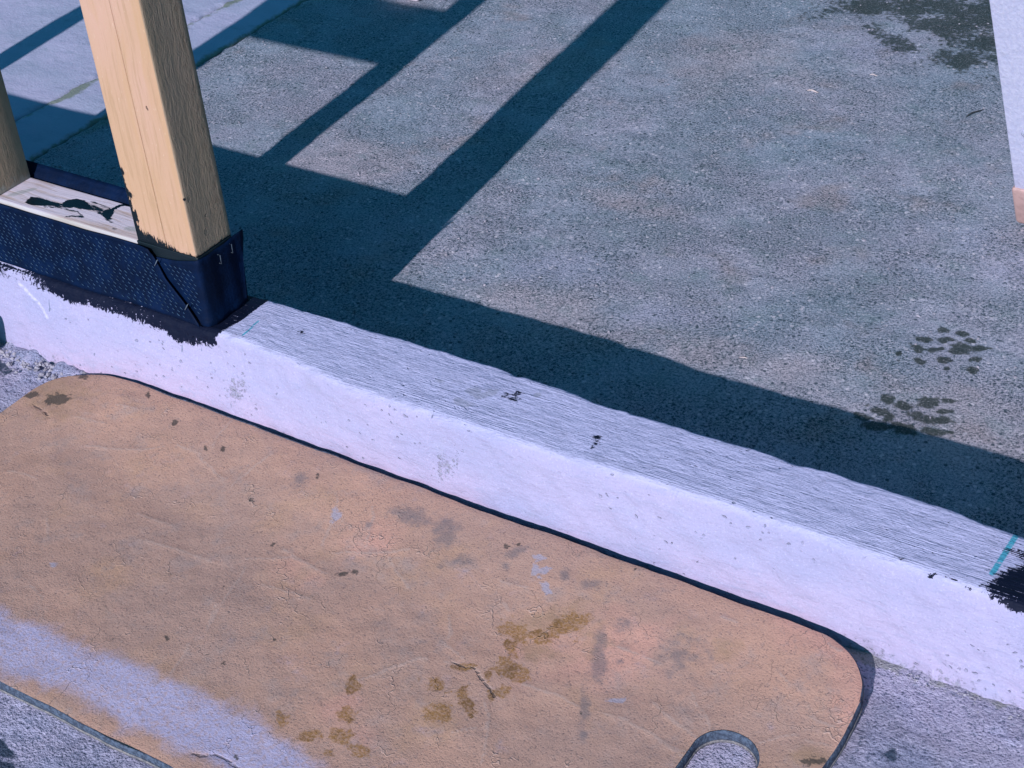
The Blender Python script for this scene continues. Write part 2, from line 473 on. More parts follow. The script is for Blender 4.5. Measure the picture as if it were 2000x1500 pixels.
def mat_rough_slab():
    m = Mat("exposed aggregate concrete", .9, .2)
    big = m.noise(4.5, 4, .6); mid = m.noise(24, 4, .65); fine = m.noise(360, 2, .6); tiny = m.noise(950, 2, .6)
    c = m.mix(m.step(big, .36, .64), (0.419, 0.499, 0.582), (0.546, 0.541, 0.633))
    c = m.mix(m.math('MULTIPLY', m.rag("warm", 1.1, 14, .3, .9), .75), c, (0.629, 0.557, 0.588))
    c = m.mix(m.math('MULTIPLY', m.step(m.noise(10, 3, .6), .56, .72), .7), c, (0.524, 0.441, 0.432))
    c = m.mix(m.math('MULTIPLY', m.rag("dark_mottle", 1.3, 24, .3, 1.0), .48), c, (0.246, 0.347, 0.387))
    c = m.mix(m.math('MULTIPLY', m.step(mid, .50, .72), .5), c, (0.304, 0.41, 0.422))
    c = m.mix(m.math('MULTIPLY', m.rag("pale", 1.5, 22, .3, 1.0), .6), c, (0.587, 0.598, 0.754))
    g = m.math('ADD', m.math('MULTIPLY', fine, .5), m.math('MULTIPLY', tiny, .5))
    amp = m.step(m.noise(13, 3, .6), .35, .60, .65, 1.0)
    c = m.mix(m.math('MULTIPLY', m.step(g, .52, .40), amp), c, (0.047, 0.095, 0.121))
    c = m.mix(m.math('MULTIPLY', m.step(g, .54, .64), amp), c, (0.9, 0.84, 0.9))
    v = m.n.new("ShaderNodeTexVoronoi"); v.inputs["Scale"].default_value = 190; m.t.links.new(m.co, v.inputs["Vector"])
    cell = v.outputs["Distance"]
    sep = m.n.new("ShaderNodeSeparateColor"); m.t.links.new(v.outputs["Color"], sep.inputs[0])
    peb = m.math('MULTIPLY', m.step(cell, .50, .34), m.step(sep.outputs[0], .93, .95))
    c = m.mix(m.math('MULTIPLY', peb, .75), c, (0.881, 0.84, 0.883))
    pit = m.math('MULTIPLY', m.step(cell, .46, .28), m.step(sep.outputs[1], .92, .94))
    c = m.mix(m.math('MULTIPLY', pit, .85), c, (0.052, 0.095, 0.121))
    moss = m.rag("moss", .7, 70, .35, .7, 2)
    c = m.mix(m.math('MULTIPLY', moss, .55), c, (0.343, 0.42, 0.322))
    wet = m.math('MULTIPLY', m.rag("wet", 1.9, 180, .34, .58), m.step(g, .70, .52, .45, 1.0))
    c = m.mix(m.math('MULTIPLY', wet, .92), c, (0.045, 0.064, 0.054))
    m.bump(m.math('MULTIPLY', g, amp), .0078); m.bump(mid, .005)
    return m.done(c, m.mix(wet, (.92,) * 3, (.65,) * 3))

def mat_smooth_slab():
    m = Mat("steel trowelled concrete", .75, .3)
    c = m.mix(m.step(m.noise(6, 5, .6, m.vec((1, 1.6, 1), .1, 6)), .36, .66), (0.42, 0.461, 0.585), (0.504, 0.505, 0.654))
    c = m.mix(m.step(m.noise(22, 5, .65, m.vec((1, 2.2, 1), .05, 12)), .54, .72), c, (0.353, 0.4, 0.499))
    c = m.mix(m.step(m.noise(500, 3, .6), .60, .75), c, (0.302, 0.348, 0.43))
    moss = m.rag("moss", .8, 90, .35, .65)
    c = m.mix(m.math('MULTIPLY', moss, .85), c, (0.21, 0.252, 0.172))
    m.bump(m.noise(300, 4, .6), .0008); m.bump(m.noise(16, 4), .004)
    return m.done(c)

def mat_kerb():
    m = Mat("painted concrete kerb", .85, .15)
    c = m.mix(m.step(m.noise(7, 5, .6), .35, .68), (0.365, 0.359, 0.528), (0.423, 0.389, 0.555))
    c = m.mix(m.math('MULTIPLY', m.math('MULTIPLY', m.step(m.sepxyz()[2], -.035, -.095), m.step(m.noise(5, 3), .36, .62)), .85), c, (0.508, 0.389, 0.514))
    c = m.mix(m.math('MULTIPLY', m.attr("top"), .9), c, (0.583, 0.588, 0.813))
    lines = m.noise(1, 4, .6, m.vec((4.5, 760, 90), .0012, 60))
    topm = m.attr("top")
    c = m.mix(m.math('MULTIPLY', m.step(m.math('ADD', lines, m.math('MULTIPLY', m.math('SUBTRACT', m.noise(60, 3), .5), .28)), .46, .30), m.math('MULTIPLY', topm, .55)), c, (0.296, 0.32, 0.433))
    c = m.mix(m.math('MULTIPLY', m.step(m.noise(45, 5, .7), .52, .75), .55), c, (0.381, 0.379, 0.518))
    fine = m.noise(500, 2)
    streak = m.noise(1, 4, .65, m.vec((25, 160, 170), .02, 30))
    c = m.mix(m.math('MULTIPLY', m.step(streak, .50, .72), .40), c, (0.324, 0.339, 0.492))
    c = m.mix(m.math('MULTIPLY', m.step(fine, .57, .72), .35), c, (0.259, 0.282, 0.407))
    c = m.mix(m.math('MULTIPLY', m.step(fine, .42, .28), .30), c, (0.626, 0.599, 0.77))
    # small pits and specks
    vn = m.n.new("ShaderNodeTexVoronoi"); vn.inputs["Scale"].default_value = 170; m.t.links.new(m.vec((1, 1, 1.3), .012, 90), vn.inputs["Vector"])
    v = vn.outputs["Distance"]; vc = vn.outputs["Color"]
    sp = m.n.new("ShaderNodeSeparateColor"); m.t.links.new(vc, sp.inputs[0])
    pit = m.math('MULTIPLY', m.step(v, .34, .10), m.step(m.math('ADD', sp.outputs[0], m.math('MULTIPLY', m.noise(6, 3), 1.5)), 1.64, 1.80))
    c = m.mix(m.math('MULTIPLY', pit, .55), c, (0.233, 0.245, 0.339))
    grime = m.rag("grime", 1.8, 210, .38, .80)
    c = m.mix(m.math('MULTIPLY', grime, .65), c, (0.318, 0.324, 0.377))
    grey = m.rag("grey", .6, 200, .4, .7)
    c = m.mix(m.math('MULTIPLY', grey, .5), c, (0.275, 0.295, 0.357))
    hair = m.rag("hair", .5, 300, .45, .8); c = m.mix(m.math('MULTIPLY', hair, .8), c, (0.173, 0.203, 0.289))
    scr = m.rag("scratch", .5, 300, .4, .8); c = m.mix(m.math('MULTIPLY', scr, .8), c, (0.648, 0.621, 0.792))
    chalk = m.math('MULTIPLY', m.rag("chalk", .35, 350, .35, .6), m.step(m.math('ADD', lines, m.math('MULTIPLY', m.noise(300, 3), .4)), .48, .64))
    c = m.mix(m.math('MULTIPLY', chalk, .9), c, (0.031, 0.393, 0.518))
    brush = m.math('MULTIPLY_ADD', m.math('SUBTRACT', lines, .5), m.math('MULTIPLY', topm, 2.4), m.math('MULTIPLY', m.math('SUBTRACT', m.noise(1, 4, .7, m.vec((300, 300, 210), .016, 60)), .5), 1.7))
    tar = m.step(m.math('ADD', m.attr("tar"), brush), .45, .55)
    c = m.mix(tar, c, TARC)
    m.bump(m.math('MULTIPLY', lines, topm), .0009); m.bump(m.noise(240, 3, .6), .0007)
    m.bump(m.noise(40, 3), .003); m.bump(pit, -.0012); m.bump(streak, .0012); m.bump(m.math('MULTIPLY', grime, fine), .002)
    return m.done(c, m.mix(tar, (.85,) * 3, (.7,) * 3))

def mat_ground():
    m = Mat("worn yard concrete", .9, .2)
    c = m.mix(m.step(m.noise(7, 4, .65), .40, .60), (0.341, 0.365, 0.504), (0.495, 0.458, 0.588))
    c = m.mix(m.step(m.noise(45, 5, .7), .48, .70), c, (0.517, 0.501, 0.66))
    c = m.mix(m.step(m.noise(70, 5, .7, m.vec((1, 1.7, 1))), .56, .70), c, (0.187, 0.218, 0.324))
    c = m.mix(m.math('MULTIPLY', m.step(m.noise(4, 4, .7, m.vec((1, 1.6, 1), .1, 8)), .48, .66), .6), c, (.26, .25, .31))
    g = m.noise(420, 3, .65)
    c = m.mix(m.step(g, .47, .33), c, (0.099, 0.12, 0.18))
    c = m.mix(m.step(g, .58, .72), c, (0.682, 0.643, 0.768))
    d = m.rag("dirt", .9, 110, .42, .6)
    c = m.mix(m.math('MULTIPLY', d, .9), c, (0.028, 0.055, 0.09))
    ws = m.rag("moss", .8, 120, .4, .7)
    c = m.mix(m.math('MULTIPLY', ws, .6), c, (0.275, 0.283, 0.216))
    m.bump(g, .0022); m.bump(m.noise(60, 4, .65), .005)
    return m.done(c)

def mat_mat_top():
    m = Mat("faded foam skin", .75, .3)
    c = m.mix(m.step(m.noise(5, 4, .6), .34, .66), (0.51, 0.324, 0.246), (0.612, 0.36, 0.251))
    c = m.mix(m.step(m.noise(13, 4, .6), .50, .74), c, (0.564, 0.343, 0.225))
    c = m.mix(m.step(m.noise(8.5, 3), .58, .72), c, (0.672, 0.368, 0.271))
    c = m.mix(m.math('MULTIPLY', m.step(m.noise(30, 5, .7), .50, .72), .6), c, (0.444, 0.333, 0.287))
    spk = m.noise(520, 3, .7)
    c = m.mix(m.math('MULTIPLY', m.step(spk, .44, .32), .75), c, (0.12, 0.094, 0.094))
    c = m.mix(m.math('MULTIPLY', m.step(spk, .62, .76), .6), c, (0.544, 0.437, 0.374))
    c = m.mix(m.math('MULTIPLY', m.step(m.noise(190, 3, .7), .54, .70), .35), c, (.30, .235, .215))
    wv = m.vec((1, 1.5, 1), .09, 30)
    cr = m.voro(9, 'DISTANCE_TO_EDGE', wv); cr2 = m.voro(41, 'DISTANCE_TO_EDGE', m.vec((1, 1.4, 1), .05, 55))
    wm = m.math('MULTIPLY', m.step(cr, .008, .0), m.step(m.noise(14, 3), .46, .58))
    wm2 = m.math('MULTIPLY', m.step(cr2, .020, .0), m.step(m.noise(19, 3), .57, .68))
    wr = m.math('MAXIMUM', wm, m.math('MULTIPLY', wm2, .7))
    crease = m.math('MULTIPLY', m.rag("crease", .5, 260, .35, .75), .9)
    c = m.mix(m.math('MULTIPLY', m.math('MAXIMUM', wr, crease), .62), c, (0.544, 0.39, 0.317))
    tan = m.rag("tan", 1.2, 70, .3, .9); c = m.mix(m.math('MULTIPLY', tan, .55), c, (0.384, 0.246, 0.133))
    gy = m.rag("grey", 1.5, 110, .3, .9); c = m.mix(m.math('MULTIPLY', gy, .55), c, (0.16, 0.156, 0.169))
    dust = m.rag("dust", 1.5, 38, .12, 1.0)
    dust = m.math('MULTIPLY', dust, m.step(m.noise(260, 4, .7), .30, .58, .35, .95))
    c = m.mix(dust, c, (.50, .475, .66))
    br = m.math('MULTIPLY', m.rag("brown", 1.8, 130, .34, .60), m.step(m.noise(420, 3, .7), .36, .60, .30, .95))
    c = m.mix(m.math('MULTIPLY', br, .85), c, (.31, .155, .030))
    br2 = m.math('MULTIPLY', br, m.step(m.noise(35, 3), .48, .60)); c = m.mix(m.math('MULTIPLY', br2, .45), c, (0.088, 0.043, 0.014))
    wh = m.rag("white", 1.7, 150, .42, .78); c = m.mix(m.math('MULTIPLY', wh, .75), c, (0.44, 0.413, 0.49))
    dk = m.rag("dark", 1.6, 240, .34, .62); c = m.mix(m.math('MULTIPLY', dk, .8), c, (0.048, 0.047, 0.04))
    ck = m.rag("crack", .4, 300, .4, .7); c = m.mix(m.math('MULTIPLY', ck, .55), c, (0.056, 0.047, 0.05))
    m.bump(spk, .0007); m.bump(m.noise(90, 3, .6), .0006); m.bump(wr, .0006); m.bump(m.noise(14, 3), .0012); m.bump(ck, -.0008)
    return m.done(c)

def mat_foam(name, col, lo):
    m = Mat(name, .85, .2)
    c = m.mix(m.step(m.noise(300, 3, .7), .40, .62), lo, col)
    m.bump(m.noise(350, 3, .6), .001)
    return m.done(c)

def mat_wood(name="planed pine", base=(.53, .33, .195), pink=(.59, .36, .27), axis_scale=(1, 1, .05), rough_back=0.0):
    m = Mat(name, .6, .35)
    gv = m.vec(tuple(220 * a for a in axis_scale), .01, 12)
    g = m.noise(1, 5, .65, gv)
    rings = m.noise(1, 3, .5, m.vec(tuple(60 * a for a in (axis_scale[0], axis_scale[1], axis_scale[2] * .6)), .03, 6))
    c = m.mix(m.step(m.noise(6, 3, .5, m.vec((1, 1, .5))), .38, .66), base, pink)
    c = m.mix(m.math('MULTIPLY', m.step(rings, .52, .66), .35), c, (.50, .30, .13))
    c = m.mix(m.math('MULTIPLY', m.step(g, .50, .36), .45), c, (.40, .25, .13))
    c = m.mix(m.math('MULTIPLY', m.step(m.noise(1, 4, .6, m.vec((500, 500, 130))), .62, .74), .35), c, (.86, .68, .52))
    kn = m.rag("knot", .5, 250, .4, .62)
    c = m.mix(m.math('MULTIPLY', kn, .8), c, (.10, .06, .04))
    rough_shade = m.attr("rough")
    c = m.mix(m.step(rough_shade, .0, .35, 0., .66), c, (.225, .20, .145))  # right face darkened: its shade is put into the colour
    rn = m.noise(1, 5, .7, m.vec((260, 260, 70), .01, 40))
    c = m.mix(m.math('MULTIPLY', m.math('MULTIPLY', rough_shade, m.step(rn, .5, .38)), .6), c, (.22, .15, .09))
    grey = m.rag("grey", .8, 120, .4, .75)
    c = m.mix(m.math('MULTIPLY', grey, .6), c, (.36, .38, .34))
    brush = m.noise(1, 5, .75, m.vec((70, 520, 260), .006, 60)); up = m.noise(1, 5, .7, m.vec((480, 480, 90), .006, 60))
    n = m.math('SUBTRACT', m.mix(m.attr("flat"), up, brush), .5)
    tar = m.step(m.math('MULTIPLY_ADD', n, 1.5, m.attr("tar")), .45, .55)
    c = m.mix(tar, c, (.0015, .0075, .012))
    m.bump(g, .0007); m.bump(m.math('MULTIPLY', rn, rough_shade), .0035); m.bump(kn, -.0012)
    return m.done(c, m.mix(tar, (.62,) * 3, (.45,) * 3))

def mat_membrane(name="dimpled damp-proof membrane", col=(.0005, .0062, .025)):
    m = Mat(name, .65, .08)
    c = m.mix(m.step(m.noise(40, 4), .40, .65), col, tuple(v * 1.7 for v in col))
    c = m.mix(m.math('MULTIPLY', m.step(m.noise(300, 4, .7), .58, .75), .6), c, (.006, .02, .055))
    m.bump(m.noise(420, 3), .0005); m.bump(m.noise(30, 3), .003)
    return m.done(c)

def mat_plain(name, col, rough=.5, metal=0.0, nz=300, amt=.4, bump=.0003, spec=.4):
    m = Mat(name, rough, spec); m.b.inputs["Metallic"].default_value = metal
    c = m.mix(m.math('MULTIPLY', m.step(m.noise(nz, 4, .65), .45, .70), amt), col, tuple(v * .45 for v in col))
    m.bump(m.noise(nz * 1.5, 3), bump)
    return m.done(c)

def mat_white_paint():
    m = Mat("white painted timber", .5, .4)
    g = m.noise(1, 4, .6, m.vec((260, 260, 9), .01, 20))
    c = m.mix(m.step(g, .40, .62), (.60, .60, .78), (.68, .67, .83))
    c = m.mix(m.math('MULTIPLY', m.step(m.noise(60, 5, .7), .60, .72), .5), c, (.48, .50, .62))
    m.bump(g, .0008); m.bump(m.noise(90, 3), .0006)
    return m.done(c)

M_SLAB = mat_rough_slab(); M_SMOOTH = mat_smooth_slab(); M_KERB = mat_kerb(); M_GRND = mat_ground()
M_MAT = mat_mat_top(); M_FOAM = mat_foam("slate foam core", (.10, .135, .19), (.045, .06, .09))
M_FOAM2 = mat_foam("pale foam backing", (.27, .25, .24), (.15, .15, .16))
M_WOOD = mat_wood(); M_WOODX = mat_wood("pine laid flat", (.74, .64, .68), (.80, .70, .76), (.06, 1, 1))
M_MEMB = mat_membrane(); M_DASH = mat_plain("membrane dimple glint", (.032, .075, .135), .5, 0, 45, 1.0)  # dimples lighter than the sheet: their glint is put into the colour
M_TAR = mat_plain("bitumen paint", TARC, .45); M_STEEL = mat_plain("steel staple", (.12, .16, .20), .5, .3)
M_WHITE = mat_white_paint(); M_RUBBER = mat_plain("tan rubber foot", (.55, .36, .32), .7, 0, 90, .35)
M_ZINC = mat_plain("zinc screw", (.50, .52, .66), .4, .2); M_STRAW = mat_plain("dry straw", (.60, .50, .46), .8)
M_TWIG = mat_plain("dark twig", (.035, .04, .04), .8); M_GRIT = mat_plain("pale grit", (.40, .38, .42), .9, 0, 150, .7)
M_BLOCK = mat_plain("grey paving block", (.34, .33, .34), .9, 0, 180, .7, .001)
M_SOIL = mat_plain("bare earth", (.12, .10, .08), .95, 0, 3, .6, .002)

# ------------------------------------------------------------------ the setting
xs = np.array([-60, -20, -6, 6, 20, 60.0]); X, Y = np.meshgrid(xs, xs, indexing='ij')
mesh_obj("ground", np.stack([X, Y, np.full_like(X, -.19)], -1).reshape(-1, 3), grid_faces(6, 6), M_SOIL, kind="structure")

BX = lambda y: -.664 + .010 * vnoise(y, y * 0, 6, 3) + .0025 * vnoise(y, y * 0, 60, 4)      # joint rough / smooth slab
JX = lambda y: -.776 + .004 * vnoise(y, y * 0, 8, 5) + .002 * vnoise(y, y * 0, 70, 6)       # open joint in the smooth slab
def slab(name, xa, xb, u, ys, mat, relief, attrs, z0=SLAB):
    """a slab between two edge curves, with its edge turned down into the joint"""
    U, Yg = np.meshgrid(u, ys, indexing='ij')
    A = xa(ys)[None, :]; B = xb(ys)[None, :]
    Xg = A + (B - A) * U
    Z = z0 + relief(Xg, Yg)
    de = np.minimum(Xg - A, B - Xg)
    Z = Z - .006 * np.exp(-(de / .0025) ** 1) * (.7 + .6 * fbm(Xg, Yg, 70, 2, 9))
    Z[0, :] = -.17; Z[-1, :] = -.17
    at = {k: f(Xg, Yg).ravel() for k, f in attrs.items()}
    return mesh_obj(name, np.stack([Xg, Yg, Z], -1).reshape(-1, 3), grid_faces(*Xg.shape), mat, attrs=at, kind="structure")
ys = np.concatenate([[.03, .045], np.arange(.06, .30, .005), np.arange(.30, .52, .0028), np.arange(.52, 1.5, .005), np.linspace(1.5, 4, 8)])
wide = lambda v: (lambda y: np.full_like(y, v))
u = np.concatenate([[0, 0], np.concatenate([np.arange(.0005, 1.18, .005), np.arange(1.18, 1.33, .0028), np.arange(1.33, 1.66, .006), np.linspace(1.66, 4.66, 8)]) / 4.66]); u[-1] = 1
u = np.concatenate([u, [1.0]])
relief = lambda x, y: .0022 * fbm(x, y, 6, 3, 20) + .0006 * fbm(x, y, 60, 2, 24)
pale_spots = [(.148, .43, .06, .02, -.01, .04), (.06, .36, .03, .01, -.01, .02), (.24, 1.15, .06, .02, -.02, .04), (.58, .69, .08, .02, -.02, .06),
              (.45, .215, .10, .0, .0, .022), (.30, .17, .05, .0, .0, .014), (.58, .20, .07, .0, .0, .014), (.30, .39, .05, .02, -.01, .02)]
warm_spots = [(.16, .34, .14, .0, .0, .045), (.45, .34, .12, .0, .0, .04), (.66, .33, .12, .0, .0, .06), (-.29, .52, .10, .0, .0, .08), (.09, 1.04, .12, .0, .0, .10), (-.15, .90, .08, 0, 0, .10), (.16, .60, .06, .0, .0, .02)]
dark_spots = [(.14, .74, .12, .03, -.03, .08), (.366, .62, .11, .02, -.02, .05), (.20, .55, .09, .02, -.01, .03), (.48, .50, .08, .02, -.02, .06), (-.05, .60, .06, .0, .0, .10), (.30, .47, .07, .02, -.01, .03), (.42, .90, .08, .0, .0, .08)]
slab("floor", BX, wide(4.0), u, ys, M_SLAB, relief, {
    "wet": lambda x, y: np.maximum(blobs(x, y, WET[:33], 3.4, .35, 60, 40), blobs(x, y, WET[33:42], 1.7, .6, 28, 40) * (1 - .35 * np.clip(fbm(x, y, 45, 3, 49), 0, 1))),
    "pale": lambda x, y: blobs(x, y, pale_spots, 1.8, .4, 14, 44),
    "warm": lambda x, y: blobs(x, y, warm_spots, 1.8, .4, 9, 41),
    "dark_mottle": lambda x, y: blobs(x, y, dark_spots, 1.8, .4, 9, 43),  # broad darker teal-grey mottling of the concrete
    "moss": lambda x, y: .9 * np.exp(-np.abs(x - BX(y) - .012) / .022) * (.6 + .5 * fbm(x, y, 12, 3, 47))})
u = np.concatenate([[0, 0], np.linspace(0, 1, 24), [1.0]])
slab("smooth_floor_strip", JX, lambda y: BX(y) - .0025, u, ys, M_SMOOTH, lambda x, y: .001 * fbm(x, y, 12, 3, 28), {
    "moss": lambda x, y: np.exp(-((x - JX(y)) / .022) ** 2) * (.78 + .45 * fbm(x, y, 15, 3, 48)) + .8 * np.exp(-(BX(y) - x) / .012)})
u = np.concatenate([np.linspace(0, .8, 6), np.linspace(.8, 1, 80), [1.0]])
slab("smooth_floor", wide(-4.0), lambda y: JX(y) - .0022, u, ys, M_SMOOTH, lambda x, y: .0015 * fbm(x, y, 9, 3, 29), {
    "moss": lambda x, y: .5 * np.exp(-np.abs(JX(y) - x) / .004)})

# yard in front
xs = uneven(-4, -.75, 1.35, 4.5, .005, 8); yy = np.concatenate([np.linspace(-4, -.85, 9, endpoint=False), np.arange(-.85, -.0, .005)])
X, Y = np.meshgrid(xs, yy, indexing='ij')
ap = lambda c: [(cx, cy, ux, uy, vx, vy) for cx, cy, ux, uy, vx, vy in c]
dirt = ap([(.085, -.452, .022, .004, -.003, .010), (.125, -.462, .035, .006, -.003, .009), (.165, -.475, .03, .004, -.003, .008), (.225, -.478, .03, .005, -.002, .007),
           (.20, -.50, .03, .004, -.003, .010), (.05, -.44, .03, .01, -.004, .012), (.26, -.50, .04, .004, -.003, .012), (.86, -.16, .012, .004, -.003, .007), (.80, -.22, .02, .004, .0, .008),
           (.775, -.122, .009, .002, -.002, .009), (-.30, -.06, .04, .0, .0, .02)])
Z = GRND + .0016 * fbm(X, Y, 14, 4, 60) + .0005 * fbm(X, Y, 90, 2, 65)
Z += .009 * np.exp(-np.maximum(-.031 - Y, 0) / .014) * np.clip((-.05 - X) / .15, 0, 1) * (.6 + .7 * fbm(X, Y, 45, 3, 66))
mesh_obj("yard", np.stack([X, Y, Z], -1).reshape(-1, 3), grid_faces(*X.shape), M_GRND, kind="structure",
         attrs={"dirt": blobs(X, Y, dirt, 3, .5, 40, 61).ravel(),
                "moss": (np.exp(-np.maximum(-.033 - Y, 0) / .012) * (.5 + .6 * fbm(X, Y, 30, 3, 68))).ravel()})

# kerb: cast concrete upstand, painted
xs = uneven(-4, -.5, 1.0, 4.5, .0022, 10)
n = len(xs)
ya = np.interp(xs, [-.5, -.2, 0, .1, .19, .43, .57, .70, .84, 1.0], [-.012, -.011, -.010, -.014, -.026, -.025, -.020, -.022, -.024, -.022])
yb = np.interp(xs, [-.5, 0, .02, .10, .30, .335, .355, .39, .41, .50, .60, .6935, .74, .79, .83, 1.0], [.064, .062, .064, .069, .0715, .071, .069, .0655, .0615, .0625, .064, .066, .063, .056, .054, .058])
chip = np.clip(vnoise(xs, xs * 0, 55, 75) - .35, 0, 1) * .0065 * (vnoise(xs, xs * 0, 11, 76) > -.2)
yb = .066 + .6 * (yb - .066) + .0013 * fbm(xs, xs * 0, 40, 5, 70, .6) - chip
rows = []; tops = []; arc = []
def add(y, z, top): rows.append((y, z)); tops.append(top)
base = -.0275 + .0012 * fbm(xs, xs * 0, 12, 3, 77)
add(base - .001, np.full(n, -.17), 0)
for t in np.linspace(0, 1, 26):
    z = -.108 + t * (.108 - .013)
    add(base + (ya - .0005 - base) * t ** 1.3, np.full(n, z), 0)
for w in np.linspace(8, 82, 9):
    a = math.radians(w); r = .010
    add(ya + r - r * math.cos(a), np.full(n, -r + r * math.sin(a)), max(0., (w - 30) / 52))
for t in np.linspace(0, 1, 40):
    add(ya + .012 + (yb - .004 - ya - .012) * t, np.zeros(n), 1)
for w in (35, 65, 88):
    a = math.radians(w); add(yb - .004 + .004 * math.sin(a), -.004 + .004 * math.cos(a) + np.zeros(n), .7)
for z in (-.012, -.03, -.06, -.10, -.125, -.17):
    add(yb + .0015 * fbm(xs, xs * 0 + z, 40, 2, 79) + .003 * (-z) / .1, np.full(n, z), 0)
KY = np.stack([np.broadcast_to(r[0], (n,)) for r in rows], 1); KZ = np.stack([np.broadcast_to(r[1], (n,)) for r in rows], 1)
KX = np.broadcast_to(xs[:, None], KY.shape).copy(); KT = np.broadcast_to(np.array(tops, float)[None, :], KY.shape)
s_out = np.where(KZ > -.0125, -KY, np.maximum(-KY, .0) + (-.0125 - KZ) * .95)       # distance out and down from the plate
dn = .0010 * fbm(KX, KZ * 1.0 + KY, 60, 3, 80)
KY = KY + dn * (1 - KT) * (KZ > -.16); KZ = KZ + (.0007 * fbm(KX, KY, 9, 3, 85) ) * KT
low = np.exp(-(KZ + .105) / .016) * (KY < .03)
KY = KY + .0022 * low * fbm(KX, KZ, 90, 3, 88)
edge = np.interp(KX, [-4, -.45, -.288, -.24, -.188, -.134, -.06, -.042, -.02, -.004, .008, .016, .022], [.005, .006, .0088, .0125, .0165, .0135, .0140, .0200, .0205, .0180, .0150, .008, -.02])
edge = edge + np.where(KX < .01, .0022 * fbm(KX, KX * 0, 35, 4, 92), 0)
tar = 1 / (1 + np.exp(np.clip((s_out - edge) / .0034, -40, 40)))
gap = np.interp(KX, [-4, -.33, -.26, -.225, -.205, -.19, -.18], [.006, .0045, .0045, .0035, .002, -.004, -.01])
tar = np.where((s_out < gap) & (s_out > -.002), 0, tar) * (KX < .022) * (KZ > -.07)
tar = np.maximum(tar, .80 * blobs(KX, KY, KTAR, 3, .5, 150, 81) * (KZ > -.0035))
for p in KTARP: tar = np.maximum(tar, poly_mask(KX, KY, p, .010) * np.clip((KZ + .010) / .006, 0, 1))
side = 1 / (1 + np.exp(np.clip((KX - .006 - .006 * vnoise(KY, KY * 0, 90, 83)) / .0018, -40, 40))) * (KX > -.05) * (KZ > -.003) * (KY > -.012) * (KY < .066)
tar = np.maximum(tar, side)
chalk = np.zeros_like(KX)
for ln, w in (([(.0391, .0279), (.0416, .0009)], .0011), ([(.803, .0567), (.8016, .0038)], .0022)):
    chalk = np.maximum(chalk, np.clip(1 - seg_dist(KX, KY, ln) / (2 * w), 0, 1) * (KZ > -.02))
hair = np.zeros_like(KX); scratch = np.zeros_like(KX); face = (KY < .0)
for L in ([(-.0302, -.0007), (-.0312, -.016), (-.0332, -.0328)], [(-.0127, -.0048), (-.009, -.015), (-.0067, -.026)], [(-.223, -.0226), (-.2224, -.0371)], [(-.217, -.0641), (-.207, -.0732)]):
    hair = np.maximum(hair, np.clip(1 - seg_dist(KX + .0008 * vnoise(KX, KZ, 150, 93), KZ, L) / .0024, 0, 1) * face)
for L in ([(-.2667, -.0152), (-.2391, -.031), (-.2261, -.045)],):
    scratch = np.maximum(scratch, .8 * np.clip(1 - seg_dist(KX, KZ, L) / .0065, 0, 1) * face)
pits = [(.30, -.05), (.04, -.05)]
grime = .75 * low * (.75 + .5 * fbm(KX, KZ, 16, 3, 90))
for px, pz in pits:
    grime = np.maximum(grime, .52 * np.exp(-(((KX - px - .5 * (KZ - pz)) / .018) ** 2 + ((KZ - pz) / .028) ** 2)) * (KY < 0))
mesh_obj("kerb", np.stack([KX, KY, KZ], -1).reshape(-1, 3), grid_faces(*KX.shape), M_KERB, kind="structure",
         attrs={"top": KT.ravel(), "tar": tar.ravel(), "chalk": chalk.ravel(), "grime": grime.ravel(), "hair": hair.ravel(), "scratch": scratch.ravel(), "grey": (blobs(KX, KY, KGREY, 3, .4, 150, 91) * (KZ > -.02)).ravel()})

# ------------------------------------------------------------------ timber framing
def timber(name, lo, hi, mat, parent, step=(.05, .05, .05), lean=0.0, attrs=None, z_ref=0.0, r=.0018, **props):
    V, F = rbox(lo, hi, r, step)
    at = {k: f(V[:, 0], V[:, 1], V[:, 2]) for k, f in (attrs or {}).items()}
    if lean: V[:, 0] += lean * (V[:, 2] - z_ref)
    return mesh_obj(name, V, F, mat, parent, attrs=at, **props)
TOPZ = 1.16

# doubled stud at the side of the opening
def post_tar(x, y, z):
    edge = np.interp(x, [-.080, -.0765, -.0745, -.072, -.056, -.036, -.026, -.017, -.006, 0], [.128, .112, .100, .094, .0895, .0850, .0815, .0795, .0785, .0775]) - .0 * y
    t = 1 / (1 + np.exp(np.clip((z + PLT - edge) / .0048, -40, 40)))
    t = t * (y < .004)
    spots = [(-.0782, .1563, .0036, 0, 0, .0055), (-.0785, .150, .0022, 0, 0, .004), (-.0788, .140, .0030, 0, 0, .012), (-.0765, .1325, .0058, 0, 0, .0045), (-.0785, .120, .0034, 0, 0, .012), (-.0765, .108, .0062, 0, 0, .009), (-.001, .143, .0013, 0, 0, .002)]
    t = np.maximum(t, blobs(x, z + PLT, spots, 2.6) * (y < .004))
    rim = 1 / (1 + np.exp(np.clip((z - .0022) / .0009, -40, 40))) * .75
    return np.maximum(t, rim)
